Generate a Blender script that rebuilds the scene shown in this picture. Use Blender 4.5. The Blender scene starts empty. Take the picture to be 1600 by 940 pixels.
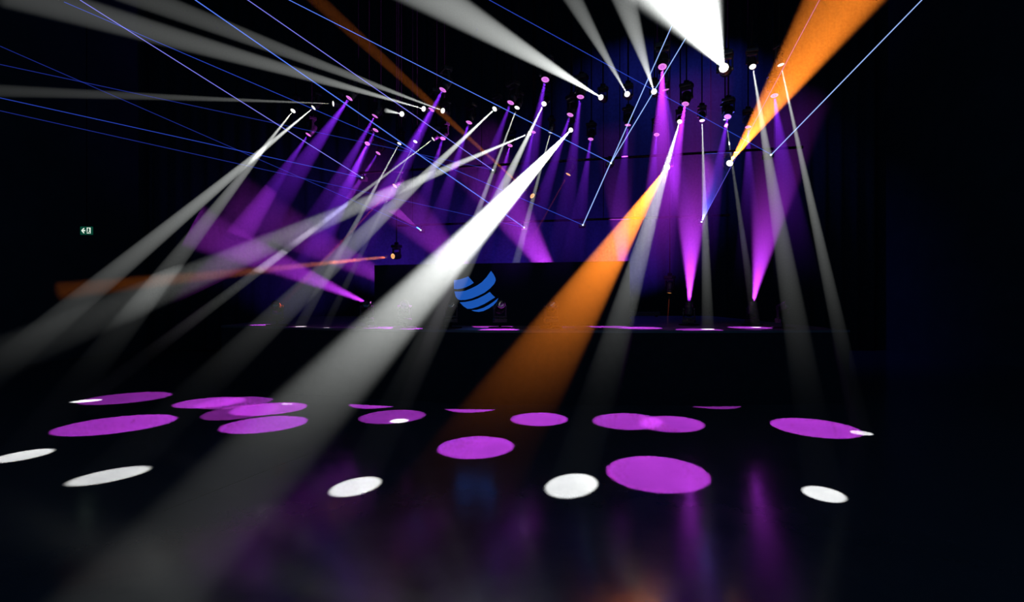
import bpy, bmesh, math, random
from mathutils import Vector, Matrix

random.seed(4)
S = bpy.context.scene
C = S.collection

# ------------------------------------------------------------------ camera, world, exposure
F = 800.0; CX, CY, EYE = 800.0, 470.0, 1.7
cd = bpy.data.cameras.new('camera'); cam = bpy.data.objects.new('camera', cd); C.objects.link(cam)
cam.location = (0, 0, EYE); cam.rotation_euler = (math.pi/2, 0, 0)
cd.sensor_width = 36.0; cd.lens = 36.0*F/1600.0; cd.clip_start = 0.05; cd.clip_end = 200
S.camera = cam
S.view_settings.view_transform = 'Standard'
S.view_settings.look = 'None'
S.view_settings.exposure = 0.0
S.view_settings.gamma = 1.0
S.view_settings.use_curve_mapping = False
S.cycles.max_bounces = 4
S.cycles.diffuse_bounces = 0
S.cycles.glossy_bounces = 2
S.cycles.volume_bounces = 0
S.cycles.transparent_max_bounces = 96
S.cycles.sample_clamp_indirect = 2.0
S.cycles.use_light_tree = True
w = bpy.data.worlds.new('world'); S.world = w; w.use_nodes = True
w.node_tree.nodes['Background'].inputs[0].default_value = (0.10, 0.28, 0.62, 1)
w.node_tree.nodes['Background'].inputs[1].default_value = 0.34

RIG_Z = 5.2        # lens height of the lamps on the rig
CEIL_Z = 12.4
STAGE_Z = 1.22
HAZE_LO, HAZE_HI, HAZE_MIN = 0.6, 3.6, 0.02

# ------------------------------------------------------------------ helpers
def P(u, v, d):
    return Vector(((u-CX)/F*d, d, EYE+(CY-v)/F*d))
def on_z(u, v, z):
    d = (z-EYE)*F/(CY-v)
    return P(u, v, d)

def mat(name, col, rough=0.6, metal=0.0, emit=None, strength=1.0, spec=0.5):
    m = bpy.data.materials.new(name); m.use_nodes = True
    b = m.node_tree.nodes['Principled BSDF']
    b.inputs['Base Color'].default_value = (*col, 1)
    b.inputs['Roughness'].default_value = rough
    b.inputs['Metallic'].default_value = metal
    b.inputs['Specular IOR Level'].default_value = spec
    if emit:
        b.inputs['Emission Color'].default_value = (*emit, 1)
        b.inputs['Emission Strength'].default_value = strength
        m.cycles.emission_sampling = 'NONE'
    return m

def noisy(m, scale, lo, hi, bump=0.0, stretch=(1, 1, 1)):
    nt = m.node_tree; b = nt.nodes['Principled BSDF']
    tc = nt.nodes.new('ShaderNodeTexCoord'); mp = nt.nodes.new('ShaderNodeMapping')
    mp.inputs['Scale'].default_value = stretch
    n = nt.nodes.new('ShaderNodeTexNoise'); n.inputs['Scale'].default_value = scale; n.inputs['Detail'].default_value = 6
    r = nt.nodes.new('ShaderNodeValToRGB')
    r.color_ramp.elements[0].position = 0.3; r.color_ramp.elements[1].position = 0.7
    r.color_ramp.elements[0].color = (*lo, 1); r.color_ramp.elements[1].color = (*hi, 1)
    nt.links.new(tc.outputs['Object'], mp.inputs[0]); nt.links.new(mp.outputs[0], n.inputs['Vector'])
    nt.links.new(n.outputs['Fac'], r.inputs[0]); nt.links.new(r.outputs[0], b.inputs['Base Color'])
    if bump:
        bp = nt.nodes.new('ShaderNodeBump'); bp.inputs['Strength'].default_value = bump; bp.inputs['Distance'].default_value = 0.02
        nt.links.new(n.outputs['Fac'], bp.inputs['Height']); nt.links.new(bp.outputs[0], b.inputs['Normal'])
    return m

def obj(name, bm, m, parent=None, smooth=False):
    me = bpy.data.meshes.new(name)
    bm.normal_update(); bm.to_mesh(me); bm.free()
    if smooth:
        for p in me.polygons: p.use_smooth = True
    return obj_me(name, me, m, parent)
def obj_me(name, me, m, parent=None):
    if m and not me.materials: me.materials.append(m)
    o = bpy.data.objects.new(name, me); C.objects.link(o)
    if parent: o.parent = parent
    return o
def empty(name, loc, label, cat, group=None):
    o = bpy.data.objects.new(name, None); C.objects.link(o); o.location = loc
    o.empty_display_size = 0.1
    o['label'] = label; o['category'] = cat
    if group: o['group'] = group
    return o
def tag(o, label, cat, group=None):
    o['label'] = label; o['category'] = cat
    if group: o['group'] = group
    return o

def add_box(bm, lo, hi, bev=0.0):
    g = bmesh.ops.create_cube(bm, size=1.0)
    vs = g['verts']
    for v in vs:
        v.co = Vector([lo[i]+(v.co[i]+0.5)*(hi[i]-lo[i]) for i in range(3)])
    if bev:
        es = list({e for v in vs for e in v.link_edges})
        bmesh.ops.bevel(bm, geom=es, offset=bev, segments=2, affect='EDGES', profile=0.5)
def add_tube(bm, a, b, r0, r1=None, n=16, caps=True):
    a = Vector(a); b = Vector(b); r1 = r0 if r1 is None else r1
    q = (b-a).to_track_quat('Z', 'Y').to_matrix()
    A = [bm.verts.new(a+q@Vector((r0*math.cos(2*math.pi*i/n), r0*math.sin(2*math.pi*i/n), 0))) for i in range(n)]
    B = [bm.verts.new(b+q@Vector((r1*math.cos(2*math.pi*i/n), r1*math.sin(2*math.pi*i/n), 0))) for i in range(n)]
    for i in range(n): bm.faces.new((A[i], A[(i+1) % n], B[(i+1) % n], B[i]))
    if caps: bm.faces.new(A[::-1]); bm.faces.new(B)
def add_lathe(bm, prof, n=24):           # about Z
    rings = []
    for r, z in prof:
        if r < 1e-6: rings.append([bm.verts.new((0, 0, z))])
        else: rings.append([bm.verts.new((r*math.cos(2*math.pi*i/n), r*math.sin(2*math.pi*i/n), z)) for i in range(n)])
    for a, b in zip(rings, rings[1:]):
        for i in range(n):
            j = (i+1) % n
            if len(a) == 1 and len(b) == 1: continue
            if len(a) == 1: bm.faces.new((a[0], b[i], b[j]))
            elif len(b) == 1: bm.faces.new((a[i], b[0], a[j]))
            else: bm.faces.new((a[i], b[i], b[j], a[j]))
    bmesh.ops.recalc_face_normals(bm, faces=bm.faces)
def add_poly(bm, pts, z0, z1):           # vertical prism from an outline in XY
    A = [bm.verts.new((x, y, z0)) for x, y in pts]; B = [bm.verts.new((x, y, z1)) for x, y in pts]
    n = len(pts)
    for i in range(n): bm.faces.new((A[i], A[(i+1) % n], B[(i+1) % n], B[i]))
    bm.faces.new(A[::-1]); bm.faces.new(B)
    bmesh.ops.recalc_face_normals(bm, faces=bm.faces)

# ------------------------------------------------------------------ materials
M = {}
fl = mat('floor_vinyl', (0.11, 0.11, 0.12), rough=0.25, spec=0.6)
nt = fl.node_tree; b = nt.nodes['Principled BSDF']
tc = nt.nodes.new('ShaderNodeTexCoord')
n1 = nt.nodes.new('ShaderNodeTexNoise'); n1.inputs['Scale'].default_value = 3.0; n1.inputs['Detail'].default_value = 8; n1.inputs['Roughness'].default_value = 0.65
r1 = nt.nodes.new('ShaderNodeValToRGB')
r1.color_ramp.elements[0].position = 0.3; r1.color_ramp.elements[0].color = (0.06, 0.06, 0.063, 1)
r1.color_ramp.elements[1].position = 0.75; r1.color_ramp.elements[1].color = (0.082, 0.08, 0.082, 1)
rr = nt.nodes.new('ShaderNodeMapRange'); rr.inputs[3].default_value = 0.10; rr.inputs[4].default_value = 0.22
n2 = nt.nodes.new('ShaderNodeTexNoise'); n2.inputs['Scale'].default_value = 1.7; n2.inputs['Detail'].default_value = 3
bp = nt.nodes.new('ShaderNodeBump'); bp.inputs['Strength'].default_value = 0.10; bp.inputs['Distance'].default_value = 0.03
nt.links.new(tc.outputs['Object'], n1.inputs['Vector']); nt.links.new(tc.outputs['Object'], n2.inputs['Vector'])
nt.links.new(n1.outputs['Fac'], r1.inputs[0]); nt.links.new(r1.outputs[0], b.inputs['Base Color'])
nt.links.new(n1.outputs['Fac'], rr.inputs[0]); nt.links.new(rr.outputs[0], b.inputs['Roughness'])
nt.links.new(n2.outputs['Fac'], bp.inputs['Height']); nt.links.new(bp.outputs[0], b.inputs['Normal'])
M['floor'] = fl
M['wall'] = noisy(mat('black_wall', (0.02, 0.02, 0.02), rough=0.9, spec=0.1), 1.5, (0.07, 0.075, 0.08), (0.09, 0.095, 0.10))
M['ceiling'] = noisy(mat('black_ceiling', (0.01, 0.01, 0.012), rough=0.95, spec=0.05), 2.0, (0.015, 0.016, 0.018), (0.02, 0.021, 0.023))
M['stage_top'] = noisy(mat('stage_deck', (0.1, 0.1, 0.1), rough=0.35), 4, (0.045, 0.045, 0.048), (0.065, 0.065, 0.07))
M['skirt'] = noisy(mat('stage_skirt', (0.01, 0.01, 0.01), rough=0.95, spec=0.05), 8, (0.018, 0.018, 0.020), (0.024, 0.024, 0.026))
M['curtain'] = noisy(mat('curtain_cloth', (0.05, 0.05, 0.055), rough=0.95, spec=0.05), 12, (0.035, 0.035, 0.04), (0.05, 0.05, 0.055))
M['black'] = mat('black_plastic', (0.010, 0.010, 0.011), rough=0.45, spec=0.3)
M['metal'] = mat('black_metal', (0.003, 0.003, 0.0035), rough=0.7, spec=0.1)
M['glass'] = mat('dark_lens_glass', (0.02, 0.02, 0.025), rough=0.03, spec=1.0)
M['screen'] = mat('led_panel', (0.018, 0.020, 0.026), rough=0.9, spec=0.05)
M['logo'] = mat('blue_logo', (0.01, 0.06, 0.30), rough=0.6, emit=(0.012, 0.105, 0.50), strength=0.8)
M['pink_lens'] = mat('pink_lit_lens', (0.5, 0.1, 0.5), emit=(1.0, 0.32, 1.0), strength=0.85)
M['pink_core'] = mat('pink_lens_core', (0.5, 0.1, 0.5), emit=(0.75, 0.10, 0.85), strength=0.75)
M['white_lens'] = mat('white_lit_lens', (0.8, 0.8, 0.8), emit=(1.0, 0.97, 0.95), strength=1.3)
M['white_core'] = mat('white_lens_core', (0.8, 0.8, 0.8), emit=(0.7, 0.68, 0.68), strength=0.9)
M['orange_lens'] = mat('orange_lit_lens', (0.8, 0.4, 0.1), emit=(1.0, 0.55, 0.22), strength=1.0)
M['orange_core'] = mat('orange_lens_core', (0.8, 0.4, 0.1), emit=(1.0, 0.30, 0.05), strength=0.9)
M['hot_lens'] = mat('hot_white_lens', (0.9, 0.9, 0.9), emit=(1.0, 0.93, 0.8), strength=3.0)
M['laser'] = mat('blue_laser_light', (0, 0, 0), emit=(0.06, 0.20, 1.0), strength=1.0)
M['laser_dot'] = mat('laser_aperture', (0, 0, 0), emit=(0.7, 0.8, 1.0), strength=1.5)
M['green'] = mat('exit_green', (0.0, 0.1, 0.05), emit=(0.002, 0.045, 0.025), strength=1.0)
M['exit_white'] = mat('exit_white', (0.8, 0.8, 0.8), emit=(0.75, 0.85, 0.72), strength=1.0)

_laser = {}
def laser_mat(c):
    if c not in _laser:
        m = bpy.data.materials.new('laser_light'); m.use_nodes = True; nt = m.node_tree; nt.nodes.clear()
        o_ = nt.nodes.new('ShaderNodeOutputMaterial'); e = nt.nodes.new('ShaderNodeEmission'); e.inputs[0].default_value = (*c, 1); e.inputs[1].default_value = 0.5
        t_ = nt.nodes.new('ShaderNodeBsdfTransparent'); ad = nt.nodes.new('ShaderNodeAddShader')
        nt.links.new(e.outputs[0], ad.inputs[0]); nt.links.new(t_.outputs[0], ad.inputs[1]); nt.links.new(ad.outputs[0], o_.inputs[0])
        m.cycles.emission_sampling = 'NONE'
        _laser[c] = m
    return _laser[c]
_haze = {}
def haze_mat(den, tint, g, prof=None):
    prof = prof or (HAZE_LO, HAZE_HI, HAZE_MIN, 1.0)
    k = (round(den, 5), tint, g, prof)
    if k not in _haze:
        m = bpy.data.materials.new('lit_haze'); m.use_nodes = True
        nt = m.node_tree; nt.nodes.clear()
        out = nt.nodes.new('ShaderNodeOutputMaterial'); vs = nt.nodes.new('ShaderNodeVolumeScatter')
        vs.inputs['Color'].default_value = (*tint, 1); vs.inputs['Density'].default_value = den
        vs.inputs['Anisotropy'].default_value = g
        # by default the haze hangs high in the hall and thins out towards the floor
        ge = nt.nodes.new('ShaderNodeNewGeometry'); sx = nt.nodes.new('ShaderNodeSeparateXYZ')
        mr = nt.nodes.new('ShaderNodeMapRange'); mr.interpolation_type = 'SMOOTHSTEP'
        mr.inputs[1].default_value = prof[0]; mr.inputs[2].default_value = prof[1]
        mr.inputs[3].default_value = den*prof[2]; mr.inputs[4].default_value = den*prof[3]
        nt.links.new(ge.outputs['Position'], sx.inputs[0]); nt.links.new(sx.outputs['Z'], mr.inputs[0])
        nt.links.new(mr.outputs[0], vs.inputs['Density'])
        nt.links.new(vs.outputs[0], out.inputs['Volume'])
        _haze[k] = m
    return _haze[k]

# ------------------------------------------------------------------ the room
def struct(name, bm, m):
    o = obj(name, bm, m); o['kind'] = 'structure'; return o
bm = bmesh.new(); add_box(bm, (-13, -3, -0.1), (13, 19, 0)); struct('floor', bm, M['floor'])
bm = bmesh.new(); add_box(bm, (-13, -3, CEIL_Z), (13, 19, CEIL_Z+0.1)); struct('ceiling', bm, M['ceiling'])
bm = bmesh.new(); add_box(bm, (-13.1, -3, 0), (-13, 19, CEIL_Z)); struct('wall_left', bm, M['wall'])
bm = bmesh.new(); add_box(bm, (13, -3, 0), (13.1, 19, CEIL_Z)); struct('wall_right', bm, M['wall'])
bm = bmesh.new(); add_box(bm, (-13, 19, 0), (13, 19.1, CEIL_Z)); struct('wall_back', bm, M['wall'])
# seam across the dance floor
a = on_z(255, 798, 0.0); c = on_z(484, 708, 0.0)
bm = bmesh.new(); add_tube(bm, a+Vector((0, 0, -0.001)), c+Vector((0, 0, -0.001)), 0.004, n=8)
o = obj('trim_1', bm, M['skirt']); o['kind'] = 'structure'

# stage: dark deck with a faceted front
front = [(-5.7, 10.05), (-3.9, 9.35), (-2.2, 8.83), (-0.6, 8.45), (1.2, 8.36), (3.2, 8.33), (5.6, 8.5)]
bm = bmesh.new(); add_poly(bm, front+[(6.4, 16.5), (-6.6, 16.5)], 0, STAGE_Z-0.04)
st = obj('stage', bm, M['skirt']); tag(st, 'low black stage with a faceted front across the room', 'stage')
bm = bmesh.new(); add_poly(bm, [(x, y-0.02) for x, y in front]+[(6.4, 16.5), (-6.6, 16.5)], STAGE_Z-0.04, STAGE_Z)
obj('deck', bm, M['stage_top'], st)

# folded curtain added to catch the blue wash as background glow
bm = bmesh.new()
N = 420; x0, x1 = -12.5, 12.5; prev = None
for i in range(N+1):
    x = x0+(x1-x0)*i/N
    y = 17.6+0.035*math.sin(x*11.0)+0.012*math.sin(x*23.7+1)
    z0 = 0.02
    cur = (bm.verts.new((x, y, z0)), bm.verts.new((x, y, CEIL_Z-0.02)))
    if prev: bm.faces.new((prev[0], cur[0], cur[1], prev[1]))
    prev = cur
cu = obj('added_backdrop_curtain', bm, M['curtain'], smooth=True)
sm = cu.modifiers.new('thickness', 'SOLIDIFY'); sm.thickness = 0.02
tag(cu, 'added black pleated backdrop curtain hanging behind the stage, washed violet blue', 'curtain')

# LED screen box in the middle of the stage with the blue striped globe mark
SD = 10.0
sx0, sx1 = (585-800)/800*SD, (984-800)/800*SD
def zv(v, d): return EYE+(CY-v)/F*d
scr = empty('led_screen', ((sx0+sx1)/2, SD, STAGE_Z), 'wide black screen on the stage with a blue striped globe mark', 'screen')
def rel(p, o): return Vector(p)-o.location
bm = bmesh.new()
L = scr.location
pts = [(sx0, SD), (sx1, SD), (sx1, SD+0.45), (sx0, SD+0.45)]
tz = (zv(414, SD), zv(407.5, SD))
vs = [bm.verts.new(Vector((x, y, STAGE_Z))-L) for x, y in pts]
tops = [tz[0], tz[1], tz[1], tz[0]]
vt = [bm.verts.new(Vector((x, y, t))-L) for (x, y), t in zip(pts, tops)]
for i in range(4): bm.faces.new((vs[i], vs[(i+1) % 4], vt[(i+1) % 4], vt[i]))
bm.faces.new(vs[::-1]); bm.faces.new(vt)
bmesh.ops.recalc_face_normals(bm, faces=bm.faces)
obj('panel', bm, M['screen'], scr)
bands = [
 [(709.2,437.5),(714,437),(720,435.8),(727,433.5),(731.7,431.7),(735.5,436),(740.3,441.6),(735,445),(728,448.5),(721,450.5),(715,451.5),(709.3,451.2)],
 [(710,455),(718,455.2),(727,454),(736,450.5),(745,446),(753,440.5),(760,433),(767.2,423),(771,428),(774,434),(774.6,438),(772,443.5),(766,450),(757,457),(747,462),(737,466),(727,468.3),(719,468.6),(715,467),(712,463)],
 [(718.2,472),(727,471.5),(737,469.5),(747,466),(757,461),(765.3,455.8),(769,460),(773.6,464.3),(766,469),(757,474.5),(747,479),(737,482),(730,482.2),(724,478)],
 [(736.5,484.4),(745,483.8),(755,480.8),(764,476),(772,470.5),(778.8,465.3),(776,471),(771,476.5),(764,481.5),(755,485.8),(748,487),(741,486.2)],
]
for bd in bands:
    bm = bmesh.new()
    A = [bm.verts.new(P(u, v, SD-0.004)-L) for u, v in bd]
    B = [bm.verts.new(P(u, v, SD-0.004)-L+Vector((0, 0.01, 0))) for u, v in bd]
    bm.faces.new(A); bm.faces.new(B[::-1]); n = len(bd)
    for i in range(n): bm.faces.new((A[i], B[i], B[(i+1) % n], A[(i+1) % n]))
    bmesh.ops.recalc_face_normals(bm, faces=bm.faces)
    obj('logo_band', bm, M['logo'], scr)

# ------------------------------------------------------------------ lamp parts (shared meshes; beam leaves along local +Z, lens at origin)
def mesh_of(bm, name, m, smooth=False):
    me = bpy.data.meshes.new(name); bm.normal_update(); bm.to_mesh(me); bm.free(); me.materials.append(m)
    if smooth:
        for p in me.polygons: p.use_smooth = True
    return me
HR = 0.075
bm = bmesh.new()
add_lathe(bm, [(0.0, -0.30), (0.05, -0.30), (0.085, -0.27), (0.095, -0.2), (0.095, -0.1), (0.083, -0.06), (0.083, 0.012), (0.074, 0.012), (0.074, -0.012), (0.0, -0.012)])
for k in range(5): add_tube(bm, (0, 0, -0.245+0.03*k), (0, 0, -0.238+0.03*k), 0.101, n=24)
ME_HEAD = mesh_of(bm, 'head', M['black'])
def lens_mesh(nm, m):
    bm = bmesh.new(); add_lathe(bm, [(0.0, -0.011), (0.073, -0.011), (0.073, -0.001), (0.05, 0.004), (0.0, 0.006)]); return mesh_of(bm, nm, m, True)
def core_mesh(nm, m):
    bm = bmesh.new(); add_lathe(bm, [(0.018, 0.0065), (0.036, 0.0065), (0.036, 0.0085), (0.018, 0.0085), (0.018, 0.0065)]); return mesh_of(bm, nm, m)
LENS = {k: lens_mesh('lens', M[k+'_lens']) for k in ('pink', 'white', 'orange')}
LENS['hot'] = lens_mesh('lens', M['hot_lens']); LENS['off'] = lens_mesh('lens', M['glass'])
CORE = {k: core_mesh('lens_ring', M[k+'_core']) for k in ('pink', 'white', 'orange')}
bm = bmesh.new()    # yoke: U with the tilt axis along X through (0,0,-0.15); crossbar at +Y (towards the base)
for s in (-1, 1):
    add_box(bm, (s*0.118-0.012, -0.03, -0.03), (s*0.118+0.012, 0.19, 0.03), 0.005)
    add_tube(bm, (s*0.09, 0, 0), (s*0.135, 0, 0), 0.035, n=20)
add_box(bm, (-0.13, 0.17, -0.035), (0.13, 0.205, 0.035), 0.006)
ME_YOKE = mesh_of(bm, 'yoke', M['black'])
bm = bmesh.new()    # base box beyond the crossbar
add_tube(bm, (0, 0.2, 0), (0, 0.225, 0), 0.05, n=20)
add_box(bm, (-0.13, 0.22, -0.09), (0.13, 0.30, 0.09), 0.012)
for s in (-1, 1): add_box(bm, (s*0.13-0.006, 0.235, -0.04), (s*0.13+0.006, 0.285, 0.04), 0.003)
ME_BASE = mesh_of(bm, 'base', M['black'])

def put(name, me, parent, mtx):
    o = bpy.data.objects.new(name, me); C.objects.link(o); o.parent = parent; o.matrix_local = mtx; return o

BEAMK = 1.0
PAIRS = []; AXIS = {}; FANS = set()
def moving_head(lens_at, target, label, group, lens='white', up=True, scale=1.0, cat='spotlight', name='moving_head_light', pipe=True, stand=None):
    """up: the base hangs above the head (ceiling mount); else it stands below."""
    lens_at = Vector(lens_at); d = (Vector(target)-lens_at).normalized()
    pivot = lens_at-d*0.15*scale
    upv = Vector((0, 0, 1 if up else -1))
    ax = d.cross(upv)
    if ax.length < 0.05: ax = Vector((1, 0, 0))
    ax.normalize()
    root_at = pivot+upv*0.30*scale
    root = empty(name, root_at, label, cat, group)
    # head frame
    zx = d; xx = ax; yx = zx.cross(xx)
    Mh = Matrix((xx, yx, zx)).transposed().to_4x4()
    Th = Matrix.Translation(lens_at-root_at) @ Mh @ Matrix.Scale(scale, 4)
    h = put('head', ME_HEAD, root, Th)
    l = put('lens', LENS[lens], h, Matrix.Identity(4))
    if lens in CORE: put('lens_ring', CORE[lens], h, Matrix.Identity(4))
    # yoke frame: Y towards upv
    fx = ax; fy = upv; fz = fx.cross(fy)
    My = Matrix((fx, fy, fz)).transposed().to_4x4()
    Ty = Matrix.Translation(pivot-root_at) @ My @ Matrix.Scale(scale, 4)
    put('yoke', ME_YOKE, root, Ty); put('base', ME_BASE, root, Ty)
    if up and pipe:
        bm = bmesh.new(); add_tube(bm, (0, 0, 0), (0, 0, CEIL_Z-root_at.z), 0.012, n=10)
        obj('hanging_pipe', bm, M['metal'], root)
        bm = bmesh.new(); add_tube(bm, (-0.04, 0, 0.03), (0.04, 0, 0.03), 0.035, n=14)
        obj('clamp', bm, M['metal'], root)
    if stand:
        z0 = stand-root_at.z
        if z0 < -0.022:
            bm = bmesh.new(); add_tube(bm, (0, 0, 0.0), (0, 0, z0+0.02), 0.022, n=12)
            obj('pole', bm, M['metal'], root)
            bm = bmesh.new(); add_tube(bm, (0, 0, z0+0.001), (0, 0, z0+0.02), 0.2, n=28)
            obj('foot_plate', bm, M['metal'], root)
    return root

def beam(root, lens_at, target, half_deg, color, power, density, r0=0.06, blend=0.15, floor_z=None,
         tint=(1, 1, 1), g=0.0, length=None, prof=None):
    """a real spot lamp at the lens and the volume of stage haze that its cone lights up"""
    a = Vector(lens_at); tgt = Vector(target); d = (tgt-a).normalized()
    src = a+d*(r0+0.02)
    Ln = (tgt-src).length if length is None else length
    ld = bpy.data.lights.new('lamp', 'SPOT'); lo = bpy.data.objects.new('lamp', ld); C.objects.link(lo)
    lo.parent = root; lo.location = src-root.location
    lo.rotation_euler = d.to_track_quat('-Z', 'Y').to_euler()
    ld.energy = power*2.0; ld.color = color; ld.spot_size = math.radians(max(1.0, 2*half_deg)); ld.spot_blend = blend
    ld.shadow_soft_size = r0
    if density <= 0:
        PAIRS.append((power, lo, None)); return lo
    q = d.to_track_quat('Z', 'Y').to_matrix(); n = 28
    t = math.tan(math.radians(half_deg))
    A, B = [], []
    bm = bmesh.new()
    for i in range(n):
        e = q@Vector((math.cos(2*math.pi*i/n), math.sin(2*math.pi*i/n), 0))
        pa = src+e*r0; k = 1.0/math.cos(math.pi/n)
        dr = (d+e*t*k)
        if floor_z is None: pb = pa+dr*Ln
        else: pb = pa+dr*((floor_z+0.004-pa.z)/dr.z)
        A.append(bm.verts.new(pa-root.location)); B.append(bm.verts.new(pb-root.location))
    for i in range(n): bm.faces.new((A[i], A[(i+1) % n], B[(i+1) % n], B[i]))
    bm.faces.new(A[::-1]); bm.faces.new(B)
    bmesh.ops.recalc_face_normals(bm, faces=bm.faces)
    bo = obj('light_beam', bm, haze_mat(density*0.5, tint, g, prof), root)
    PAIRS.append((power, lo, bo)); AXIS[bo.name] = (src, d, Ln, r0, t)
    return bo

PURPLE = (0.62, 0.06, 0.88)
WHITE = (0.96, 1.0, 0.97)
ORANGE = (1.0, 0.24, 0.02)
# one call per lamp:  lens pixel, target pixel and radius on the surface it lights, brightness there, haze density
def ceiling_lamp(u, v, target, R, E, den, label, group, color=WHITE, lens='white', z=RIG_Z, tz=0.0, r0=0.008, blend=0.12, tint=(1, 1, 1), g=0.0, scale=0.65, d=None, prof=None):
    a = on_z(u, v, z) if d is None else P(u, v, d)
    t = on_z(target[0], target[1], tz) if len(target) == 2 else P(*target)
    s = (t-a).length
    half = math.degrees(math.atan(max(0.009, (R-r0)/s)))
    power = E*s*s*1000
    root = moving_head(a, t, label, group, lens, scale=scale)
    beam(root, a, t, half, color, power*BEAMK, den, r0=r0, blend=blend, floor_z=tz if len(target) == 2 else None, tint=tint, g=g, prof=prof)
    return root

# -- purple spots: (lens u, v, target u, v, radius, label) onto the floor
GP = 'purple spotlights on the rig'
VI = (0.35, 0.35, 1.0)
purple_floor = [
 (1035, 104, 1027, 737, .52, 'purple spotlight highest of all, lighting the largest purple pool on the floor'),
 (852, 124, 745, 697, .46, 'purple spotlight lighting the purple pool in the floor centre, above a white lamp'),
 (692, 140, 416, 662, .52, 'purple spotlight just right of the orange beam, topmost in the left half'),
 (546, 153, 189, 662, .62, 'purple spotlight over the near far-left purple pool, alone beside the first white lamps'),
 (1210, 149, 1272, 667, .56, 'purple spotlight seen through the wide orange beam, rightmost of the purple ones'),
 (1071, 162, 981, 657, .50, 'purple spotlight just above the narrow white lamp aimed at the biggest white pool'),
 (1137, 182, 1050, 661, .45, 'purple spotlight touching a small white lamp, right of the laser fan'),
 (907, 151, 843, 654, .43, 'purple spotlight under the end of the long white ceiling beam'),
 (798, 160, 615, 650, .47, 'purple spotlight with a thin white lamp close at its right'),
 (891, 179, 740, 635, .44, 'purple spotlight right above the widest white beam lens'),
 (674, 171, 423, 638, .52, 'purple spotlight directly below the orange beam beside a blocked white lamp'),
 (733, 191, 592, 629, .46, 'purple spotlight left of the white lamp whose beam crosses it'),
 (591, 239, 348, 609, .34, 'purple spotlight lowest of the left cluster'),
 (586, 181, 331, 628, .50, 'purple spotlight upper one of a close pair left of the blocked white lamp'),
 (587, 203, 370, 628, .54, 'purple spotlight lower one of a close pair left of the blocked white lamp'),
 (482, 210, 202, 621, .60, 'purple spotlight furthest left on the rig below two white lamps'),
]
for u, v, tu, tv, R, lb in purple_floor:
    den = .09 if u in (1035, 1071) else .028; tn = (.75, .5, 1) if u in (1035, 1071) else VI
    dim = 0.6 if lb.startswith(('purple spotlight with a thin', 'purple spotlight furthest', 'purple spotlight lower')) else 1.0
    ceiling_lamp(u, v, (tu, tv), R, 0.27*dim, den, lb, GP, PURPLE, 'pink', blend=0.04, tint=tn, scale=0.85, r0=0.02, prof=(1.8, 4.7, 0.0, 1.0))
purple_stage = [
 (1040, 140, 1092, 515, 'purple spotlight just below the highest purple one, overlapped by its beam'),
 (574, 224, 440, 514, 'purple spotlight with the brightest short magenta beam in the left cluster'),
 (692, 216, 600, 511, 'purple spotlight right beside the small white lamp with the long faint beam'),
 (797, 227, 720, 509, 'purple spotlight small, left of the bright white beams and above the laser dot'),
 (833, 206, 770, 510, 'purple spotlight tucked between two white beam lenses'),
 (923, 217, 880, 509, 'purple spotlight just right of the widest white beam'),
 (1026, 210, 1000, 512, 'purple spotlight lowest beside the orange lamp in the centre right'),
 (981, 195, 950, 510, 'purple spotlight between the two bright laser lines'),
 (1169, 198, 1172, 511.5, 'purple spotlight glowing through the base of the upward orange beam'),
]
for u, v, tu, tv, lb in purple_stage:
    ceiling_lamp(u, v, (tu, tv), 0.40, 0.22, 0.035 if u != 574 else .10, lb, GP, PURPLE, 'pink', tz=STAGE_Z, blend=0.04, tint=VI, scale=0.8, r0=0.02, prof=(1.8, 4.7, 0.0, 1.0))

# -- white spots hitting floor or stage
GW = 'narrow white spotlights on the rig'
wf = [
 # lens u,v  target  tz  R  E   density  label
 (850, 162, (557, 759), 0, .22, .52, .075, 'white spotlight lighting the white pool near the floor centre left'),
 (1062, 190, (894, 757), 0, .25, .55, .075, 'white spotlight lighting the biggest white pool, above the downward orange beam'),
 (1220, 101, (1346, 676), 0, .14, .40, .10, 'white spotlight rightmost on the rig lighting the small pool at right'),
 (1176, 104, (1287, 771), 0, .19, .42, .06, 'white spotlight between the glaring lamp and the orange beam top'),
 (1097, 188, (1106, 514), STAGE_Z, .12, 1.2, .05, 'white spotlight shining straight down through the purple fan onto the stage'),
 (1134, 186, (1181, 511), STAGE_Z, .10, 1.0, .02, 'small white spotlight behind a purple one, beam crossing the orange lamp'),
 (624, 224, (468, 510), STAGE_Z, .12, 1.0, .045, 'small white spotlight where a bright laser line crosses its lens'),
 (649, 221, (508, 512), STAGE_Z, .09, .5, .04, 'small pinkish white spotlight between two white ones above the red dot'),
 (677, 217, (135, 626), 0, .16, 1.0, .03, 'small white spotlight left of a purple one with a long shallow beam'),
 (808, 168, (624, 657), 0, .14, .7, .05, 'small white spotlight right of a purple one with a steep thin beam'),
 (860, 207, (785, 480), STAGE_Z+0.0, .14, .3, .12, 'white spotlight half hidden by the widest white beam, aimed behind the screen'),
 (458, 173, (37, 711), 0, .24, .42, .04, 'dim white spotlight leftmost on the rig'),
 (490, 168, (-140, 690), 0, .26, .40, .07, 'white spotlight with the double edged beam reaching the far left'),
 (773, 170, (174, 742), 0, .25, .42, .08, 'white spotlight left of a purple one, its beam crossing another white beam'),
]
for u, v, t, tz, R, E, den, lb in wf:
    if v == 207: t = (786, 487, 11.2)
    ceiling_lamp(u, v, t, R, E, den, lb, GW, tz=tz, blend=0.35)
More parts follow.
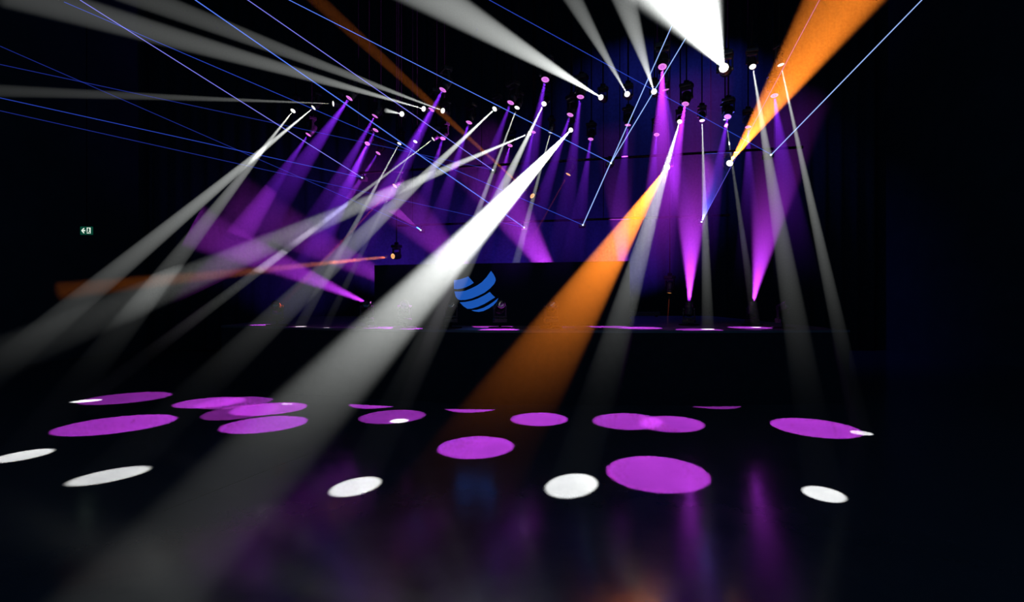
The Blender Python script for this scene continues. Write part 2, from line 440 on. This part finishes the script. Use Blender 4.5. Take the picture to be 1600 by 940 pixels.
# -- white beams into the air
wa = [
 (892, 203, (60, 1100), .36, 3.6, .08, 'white spotlight with the widest brightest beam, sweeping to the lower left', GW, .6),
 (828, 208, (-200, 645, 5.6), .34, .28, .10, 'white spotlight with a shallow beam turning violet towards the left', GW, .6),
 (521, 162, (-120, 137, 6.0), .11, .35, .06, 'white spotlight with a flat horizontal beam running to the left edge', GW, .6),
 (692, 173, (180, -20, 4.6), .13, .5, .06, 'white spotlight beside the orange beam throwing light to the upper left', GW, .4),
 (662, 170, (0, -18, 4.0), .16, .5, .06, 'white spotlight under a long grey beam running to the top left corner', GW, .5),
 (939, 152, (560, -75, 4.2), .24, .8, .08, 'white spotlight sending a widening beam up over the stage centre', GW, .5),
 (980, 147, (860, -65, 4.6), .13, .6, .06, 'white spotlight left of two laser lines with a beam to the top', GW, .5),
 (1022, 143, (962, -45, 4.4), .15, .7, .06, 'white spotlight at the laser crossing beside the highest purple lamp', GW, .5),
]
for u, v, t, R, E, den, lb, g_, bl in wa:
    ceiling_lamp(u, v, t, R, E, den, lb, g_, blend=bl)
# short blocked beam
ceiling_lamp(628, 178, (603, 172.5, 8.9), .05, 6, .06, 'white spotlight with only a short stub of beam to its left', GW, blend=.3)
# the glaring one
a = on_z(1131, 106, RIG_Z)
root = moving_head(a, P(994, -160, 3.4), 'glaring white spotlight pouring a huge beam out of the top edge', GW, 'hot', scale=0.9)
beam(root, a, P(994, -160, 3.4), 6.3, WHITE, 42000, .08, r0=.02, blend=.6)

# -- orange lamps
GO = 'orange spotlights'
def orange(u, v, d, t, half, power, den, label, r0=.012, up=True, stand=None, floor_z=None, col=ORANGE, blend=.3, lens='orange', pipe=True, prof=None):
    a = P(u, v, d); t = P(*t)
    root = moving_head(a, t, label, GO, lens, up=up, scale=0.85, stand=stand, pipe=pipe)
    beam(root, a, t, half, col, power, den, r0=r0, blend=blend, floor_z=floor_z, prof=prof)
orange(1140, 255, 10.2, (1440, -190, 4.2), 4.8, 60000, .06, 'orange spotlight throwing a wide beam to the upper right', lens='hot')
orange(1042, 261, 10.6, (410, 1250, 1.744), 2.15, 180000, .05, 'orange spotlight throwing a wide beam down to the floor centre', lens='hot', floor_z=0.0, prof=(0.75, 2.6, 0.01, 1.0))
orange(832, 306, 11.5, (430, -60, 6.6), 1.1, 16000, .06, 'orange spotlight with a dim beam rising to the upper left')
orange(614, 400, 12.0, (90, 455, 6.4), 1.1, 45000, .06, 'amber spotlight low above the screen with a flat beam to the left', r0=.03)
orange(888, 272, 11.5, (830, 375, 11.3), .8, 4000, .06, 'dim red spotlight between the white beams and the laser corner', col=(1, .12, .06), lens='orange')
orange(617, 290, 11.5, (408, 509.3, 9.78), .9, 9000, .06, 'tiny red spotlight on a thin white beam in the left cluster', col=(1, .10, .05))
orange(1046, 457, 11.6, (1043, 502.5, 11.55), .9, 5000, .10, 'small orange spotlight hanging low over the rear of the stage, aimed straight down', col=(1, .2, .1), up=True, pipe=True)

# -- floor heads shining up in a row across the stage
GU = 'purple floor spotlights along the stage'
def uplight(u, v, d, t, half, power, den, label, col=PURPLE, tint=(0.85, 0.7, 1.0), blend=.5, r0=.03):
    a = P(u, v, d); t = P(*t)
    root = moving_head(a, t, label, GU, 'pink', up=False, scale=0.9, stand=STAGE_Z)
    beam(root, a, t, half, col, power, den, r0=r0, blend=blend, tint=tint, prof=(2.0, 5.0, 1.0, 0.15))  # haze made thinner upward so the purple cones fade towards the top
uplight(1077, 473, 10.2, (1086, 130, 10.6), 10.5, 7500, .10, 'purple floor spotlight fanning straight up beside the low orange lamp')
uplight(1177, 473, 10.2, (1232, 160, 10.6), 11.5, 6000, .08, 'purple floor spotlight furthest right on the stage')
uplight(578, 475, 10.9, (300, 352, 9.0), 7.5, 5200, .08, 'purple floor spotlight at the left edge of the screen, aimed up left')
uplight(677, 474, 11.2, (360, 310, 10.0), 8, 3500, .08, 'purple floor spotlight behind the left part of the screen')
uplight(777, 474, 11.2, (560, 250, 11.4), 11, 3500, .08, 'purple floor spotlight behind the screen near the globe mark')
uplight(890, 474, 11.2, (730, 220, 11.4), 12, 7000, .08, 'purple floor spotlight behind the right part of the screen')
uplight(977, 474, 11.2, (960, 200, 11.4), 8, 4000, .08, 'purple floor spotlight behind the right end of the screen')

# -- unlit heads along the stage front
GF = 'unlit spotlights along the stage front'
for u, tu, lb in [(430, 470, 'unlit spotlight standing on the far left of the stage front'),
                  (572, 600, 'unlit spotlight left of the screen edge on the stage front'),
                  (632, 660, 'unlit spotlight inside the wide white beam on the stage front'),
                  (705, 730, 'unlit spotlight below the left side of the globe mark'),
                  (783, 800, 'unlit spotlight below the right side of the globe mark'),
                  (864, 880, 'unlit spotlight at the left edge of the orange beam on the stage front'),
                  (1232, 1240, 'unlit spotlight at the right end of the stage front')]:
    x = (u-800)/800*9.0
    dd = 9.9 if u < 500 else 9.25 if u < 600 else 8.95
    a = P(u, 499, dd); a.z = STAGE_Z+0.42
    r_ = moving_head(a, a+Vector((0.15, -0.8, 0.35)), lb, GF, 'off', up=False, scale=0.9, stand=STAGE_Z)

# -- lasers
GL = 'laser projectors on the two bars'
def laser(u, v, d, targets, label):
    a = P(u, v, d)
    root = empty('laser_projector', a+Vector((0, 0.12, 0)), label, 'laser', GL)
    o = root.location
    bm = bmesh.new(); add_box(bm, (-0.07, -0.08, -0.04), (0.07, 0.12, 0.05), 0.008); obj('housing', bm, M['black'], root)
    bm = bmesh.new(); add_tube(bm, (0, -0.10, 0), (0, -0.075, 0), 0.018, n=14); obj('aperture', bm, M['laser_dot'], root)
    bm = bmesh.new(); add_tube(bm, (0, 0.03, 0.05), (0, 0.03, 0.14), 0.012, n=10); add_tube(bm, (-0.03, 0.03, 0.14), (0.03, 0.03, 0.14), 0.03, n=14); obj('clamp', bm, M['metal'], root)
    for (tu, tv, td, c, wpx) in targets:
        b_ = P(tu, tv, td); s = a+Vector((0, 0.015, 0))
        bm = bmesh.new(); add_tube(bm, s-o, b_-o, 0.5*wpx/F*d, 0.5*wpx/F*td, n=8)
        obj('laser_beam', bm, laser_mat(c), root)  # glowing tube stands in for laser light scattered by the haze
    return root, a
B1 = (.09, .19, .85); B2 = (.02, .05, .42); B3 = (.01, .02, .20); BW = (.34, .52, 1.0); BV = (.19, .19, .8); VV = (.08,.06,.40)
ub = lambda v: 2.7*800/(470-v)
lb_ = lambda v: 1332/(470-v)
laser(565, 277, ub(277), [(125, 0, 4.8, BV, 1.3), (-40, 144, 6.0, B2, 1.1)], 'laser leftmost on the upper bar with two blue lines to the left')
laser(770, 265, ub(265), [(380, -5, 5.2, BV, 1.3), (-40, 92, 5.6, B3, 1.1)], 'laser on the upper bar near the dim orange beam')
laser(955, 254, ub(254), [(440, -6, 4.4, B1, 1.2), (1112, -8, 5.4, BW, 1.5)], 'laser on the upper bar below the two bright lines')
laser(1206, 241, ub(241), [(750, -8, 4.4, B2, 1.1), (1452, -12, 5.6, BW, 1.6)], 'laser rightmost on the upper bar with a bright line to the top right')
laser(657, 359, lb_(359), [(0, 72, 6.0, B3, 1.1)], 'laser leftmost on the lower bar with a short blue fan')
laser(819, 355, lb_(355), [(298, -5, 4.6, B1, 1.6), (-40, 164, 5.6, B3, 1.1)], 'laser on the lower bar above the screen, brightest line')
laser(911, 351, lb_(351), [(100, 3, 5.0, B2, 1.1), (1070, -5, 5.6, BW, 1.6)], 'laser on the lower bar at the corner of two bright lines')
laser(1097, 346, lb_(346), [(1283, -5, 5.6, VV, 1.2)], 'laser rightmost on the lower bar with a pale blue fan')
# thin sheets of haze lit by the two laser fans
def fan(u, v, d, pts, label_parent, den, power, color):
    a = P(u, v, d); e = [P(*p) for p in pts]
    cen = (e[0]+e[1])/2
    nrm = (e[0]-a).cross(e[1]-a).normalized()*0.012
    bm = bmesh.new(); o = label_parent.location
    A = [bm.verts.new(p-o) for p in (a-nrm*0.3, e[0]-nrm, e[1]-nrm)]; B = [bm.verts.new(p-o) for p in (a+nrm*0.3, e[0]+nrm, e[1]+nrm)]
    bm.faces.new(A); bm.faces.new(B[::-1])
    for i in range(3): bm.faces.new((A[i], B[i], B[(i+1) % 3], A[(i+1) % 3]))
    bmesh.ops.recalc_face_normals(bm, faces=bm.faces)
    fo = obj('laser_fan', bm, haze_mat(den, (1, 1, 1), 0.0), label_parent)
    ang = math.degrees((e[0]-a).angle(e[1]-a))
    dd = (cen-a).normalized()
    beam(label_parent, a, cen, ang/2+2, color, power, 0, r0=0.005, blend=0.05)
    PAIRS[-1] = (power, PAIRS[-1][1], fo); (FANS.add(fo.name) if u == 657 else None); AXIS[fo.name] = (a, dd, (cen-a).length, 0.01, math.tan(math.radians(ang/2)))
fans = [o for o in C.objects if o.name.startswith('laser_projector')]
pj = {o['label']: o for o in fans}
fan(657, 359, lb_(359), [(585, 318, 10.5), (612, 314, 10.5)], pj['laser leftmost on the lower bar with a short blue fan'], 1.5, 600, (.02, .15, 1))
fan(1097, 346, lb_(346), [(1103, 170, 9.5), (1182, 185, 9.5)], pj['laser rightmost on the lower bar with a pale blue fan'], 1.2, 800, (.10, .12, 1))

# bars the lasers hang on
def bar(p, q, label):
    d = (q-p).normalized(); p = p-d*0.6; q = q+d*0.6
    mid = (p+q)/2
    root = empty('lighting_bar', mid, label, 'lighting bar', 'lighting bars')
    bm = bmesh.new(); add_tube(bm, p-mid, q-mid, 0.025, n=14); obj('bar', bm, M['metal'], root)
    for k in range(4):
        s = p+(q-p)*(0.05+0.3*k)
        bm = bmesh.new(); add_tube(bm, s-mid, Vector((s.x, s.y, CEIL_Z))-mid, 0.008, n=8); obj('hanging_wire', bm, M['metal'], root)
off = Vector((0, 0.15, 0.14))
bar(P(565, 277, ub(277))+off, P(1206, 241, ub(241))+off, 'upper black bar carrying four lasers')
bar(P(657, 359, lb_(359))+off, P(1097, 346, lb_(346))+off, 'lower black bar carrying four lasers')

# -- wash bars added to tint the backdrop violet blue, standing in for glowing haze
GB = 'added floor wash bars at the backdrop'
for x, pw, col, lb in [(-7.5, 80, (.12, .03, 1), 'added floor wash bar at the backdrop, far left beyond the stage side'),
                       (-4.0, 330, (.12, .03, 1), 'added floor wash bar at the backdrop behind the left uplight'),
                       (0.0, 300, (.08, .03, 1), 'added floor wash bar at the backdrop behind the screen'),
                       (4.0, 300, (.08, .03, 1), 'added floor wash bar at the backdrop behind the right uplights')]:
    z = STAGE_Z if x > -6 else 0.0
    root = empty('added_wash_bar', (x, 15.6, z), lb, 'added wash light', GB)
    bm = bmesh.new(); add_box(bm, (-0.5, -0.06, 0.03), (0.5, 0.06, 0.15), 0.01); obj('housing', bm, M['black'], root)
    for s in (-1, 1):
        bm = bmesh.new(); add_box(bm, (s*0.4-0.02, -0.09, 0), (s*0.4+0.02, 0.09, 0.05), 0.004); obj('foot', bm, M['metal'], root)
    a = Vector((x, 15.6, z+0.2))
    beam(root, a, Vector((x, 17.4, 4.6)), 55, col, pw, 0, r0=0.1, blend=1.0)

for x, lb in [(4.4, 'added wash bar hanging high over the backdrop, left one of two'), (7.0, 'added wash bar hanging high over the backdrop, right one of two')]:  # out-of-view bars added to colour the upper curtain blue
    root = empty('added_wash_bar', (x, 15.2, 11.7), lb, 'added wash light', 'added hanging wash bars')
    bm = bmesh.new(); add_box(bm, (-0.5, -0.06, -0.06), (0.5, 0.06, 0.06), 0.01); obj('housing', bm, M['black'], root)
    for s_ in (-1, 1):
        bm = bmesh.new(); add_tube(bm, (s_*0.4, 0, 0.06), (s_*0.4, 0, CEIL_Z-11.7), 0.012, n=8); obj('hanging_rod', bm, M['metal'], root)
    beam(root, Vector((x, 15.2, 11.6)), Vector((x, 17.4, 7.0)), 50, (.05, .07, 1), 300, 0, r0=0.1, blend=1.0)

# -- lit exit sign on the left
ed = 12.0; ec = P(134, 360, ed)
root = empty('exit_sign', ec, 'small lit green exit sign with white arrow and door on the left wall', 'exit sign')
hw, hh = 9.0/F*ed, 6.3/F*ed
bm = bmesh.new(); add_box(bm, (-hw, 0, -hh), (hw, 0.05, hh), 0.006); obj('sign_box', bm, M['green'], root)
def plate(name, pts, parent, m, y=-0.004):
    bm = bmesh.new()
    A = [bm.verts.new((x*hw, y, z*hh)) for x, z in pts]; B = [bm.verts.new((x*hw, y+0.008, z*hh)) for x, z in pts]
    bm.faces.new(A); bm.faces.new(B[::-1]); n = len(pts)
    for i in range(n): bm.faces.new((A[i], B[i], B[(i+1) % n], A[(i+1) % n]))
    bmesh.ops.recalc_face_normals(bm, faces=bm.faces); return obj(name, bm, m, parent)
plate('arrow', [(-.78, 0), (-.38, .62), (-.2, .62), (-.42, .16), (-.08, .16), (-.08, -.16), (-.42, -.16), (-.2, -.66), (-.38, -.66)], root, M['exit_white'])
plate('door_symbol', [(.2, -.72), (.2, .72), (.85, .72), (.85, -.72)], root, M['exit_white'])
plate('running_figure', [(.42, .55), (.60, .60), (.62, .30), (.74, .05), (.62, .0), (.58, -.15), (.78, -.6), (.64, -.66), (.48, -.3), (.34, -.62), (.24, -.5), (.42, -.05), (.36, .1)], root, M['green'], y=-0.009)
bm = bmesh.new(); add_tube(bm, (0, 0.025, hh), (0, 0.025, CEIL_Z-ec.z), 0.01, n=8); obj('hanging_rod', bm, M['metal'], root)

# each lamp lights every surface of the hall, the haze in its own cone and in every cone it crosses
def crosses(a, b):
    pa, da, la, ra, ta = a; pb, db, lb2, rb, tb = b
    for k in range(41):
        s_ = la*k/40; p = pa+da*s_
        t_ = min(max((p-pb).dot(db), 0), lb2)
        if (p-(pb+db*t_)).length < ra+s_*ta+rb+t_*tb+0.05: return True
    return False
PAIRS.sort(key=lambda t: -t[0])
allbeams = [b_ for _, _, b_ in PAIRS if b_]
NG = 62
chunks = [PAIRS[i*len(PAIRS)//NG:(i+1)*len(PAIRS)//NG] for i in range(NG)]
for ch in chunks:
    own = {b_.name for _, _, b_ in ch if b_}
    near = set(own)
    for nm in own:
        for b_ in allbeams:
            if nm not in FANS and b_.name not in near and (crosses(AXIS[nm], AXIS[b_.name]) or crosses(AXIS[b_.name], AXIS[nm])): near.add(b_.name)
    col = bpy.data.collections.new('lit_by_lamp')
    for b_ in allbeams:
        if b_.name not in near: col.objects.link(b_)
    for i in range(len(col.objects)): col.collection_objects[i].light_linking.link_state = 'EXCLUDE'
    for _, lo, _ in ch: lo.light_linking.receiver_collection = col
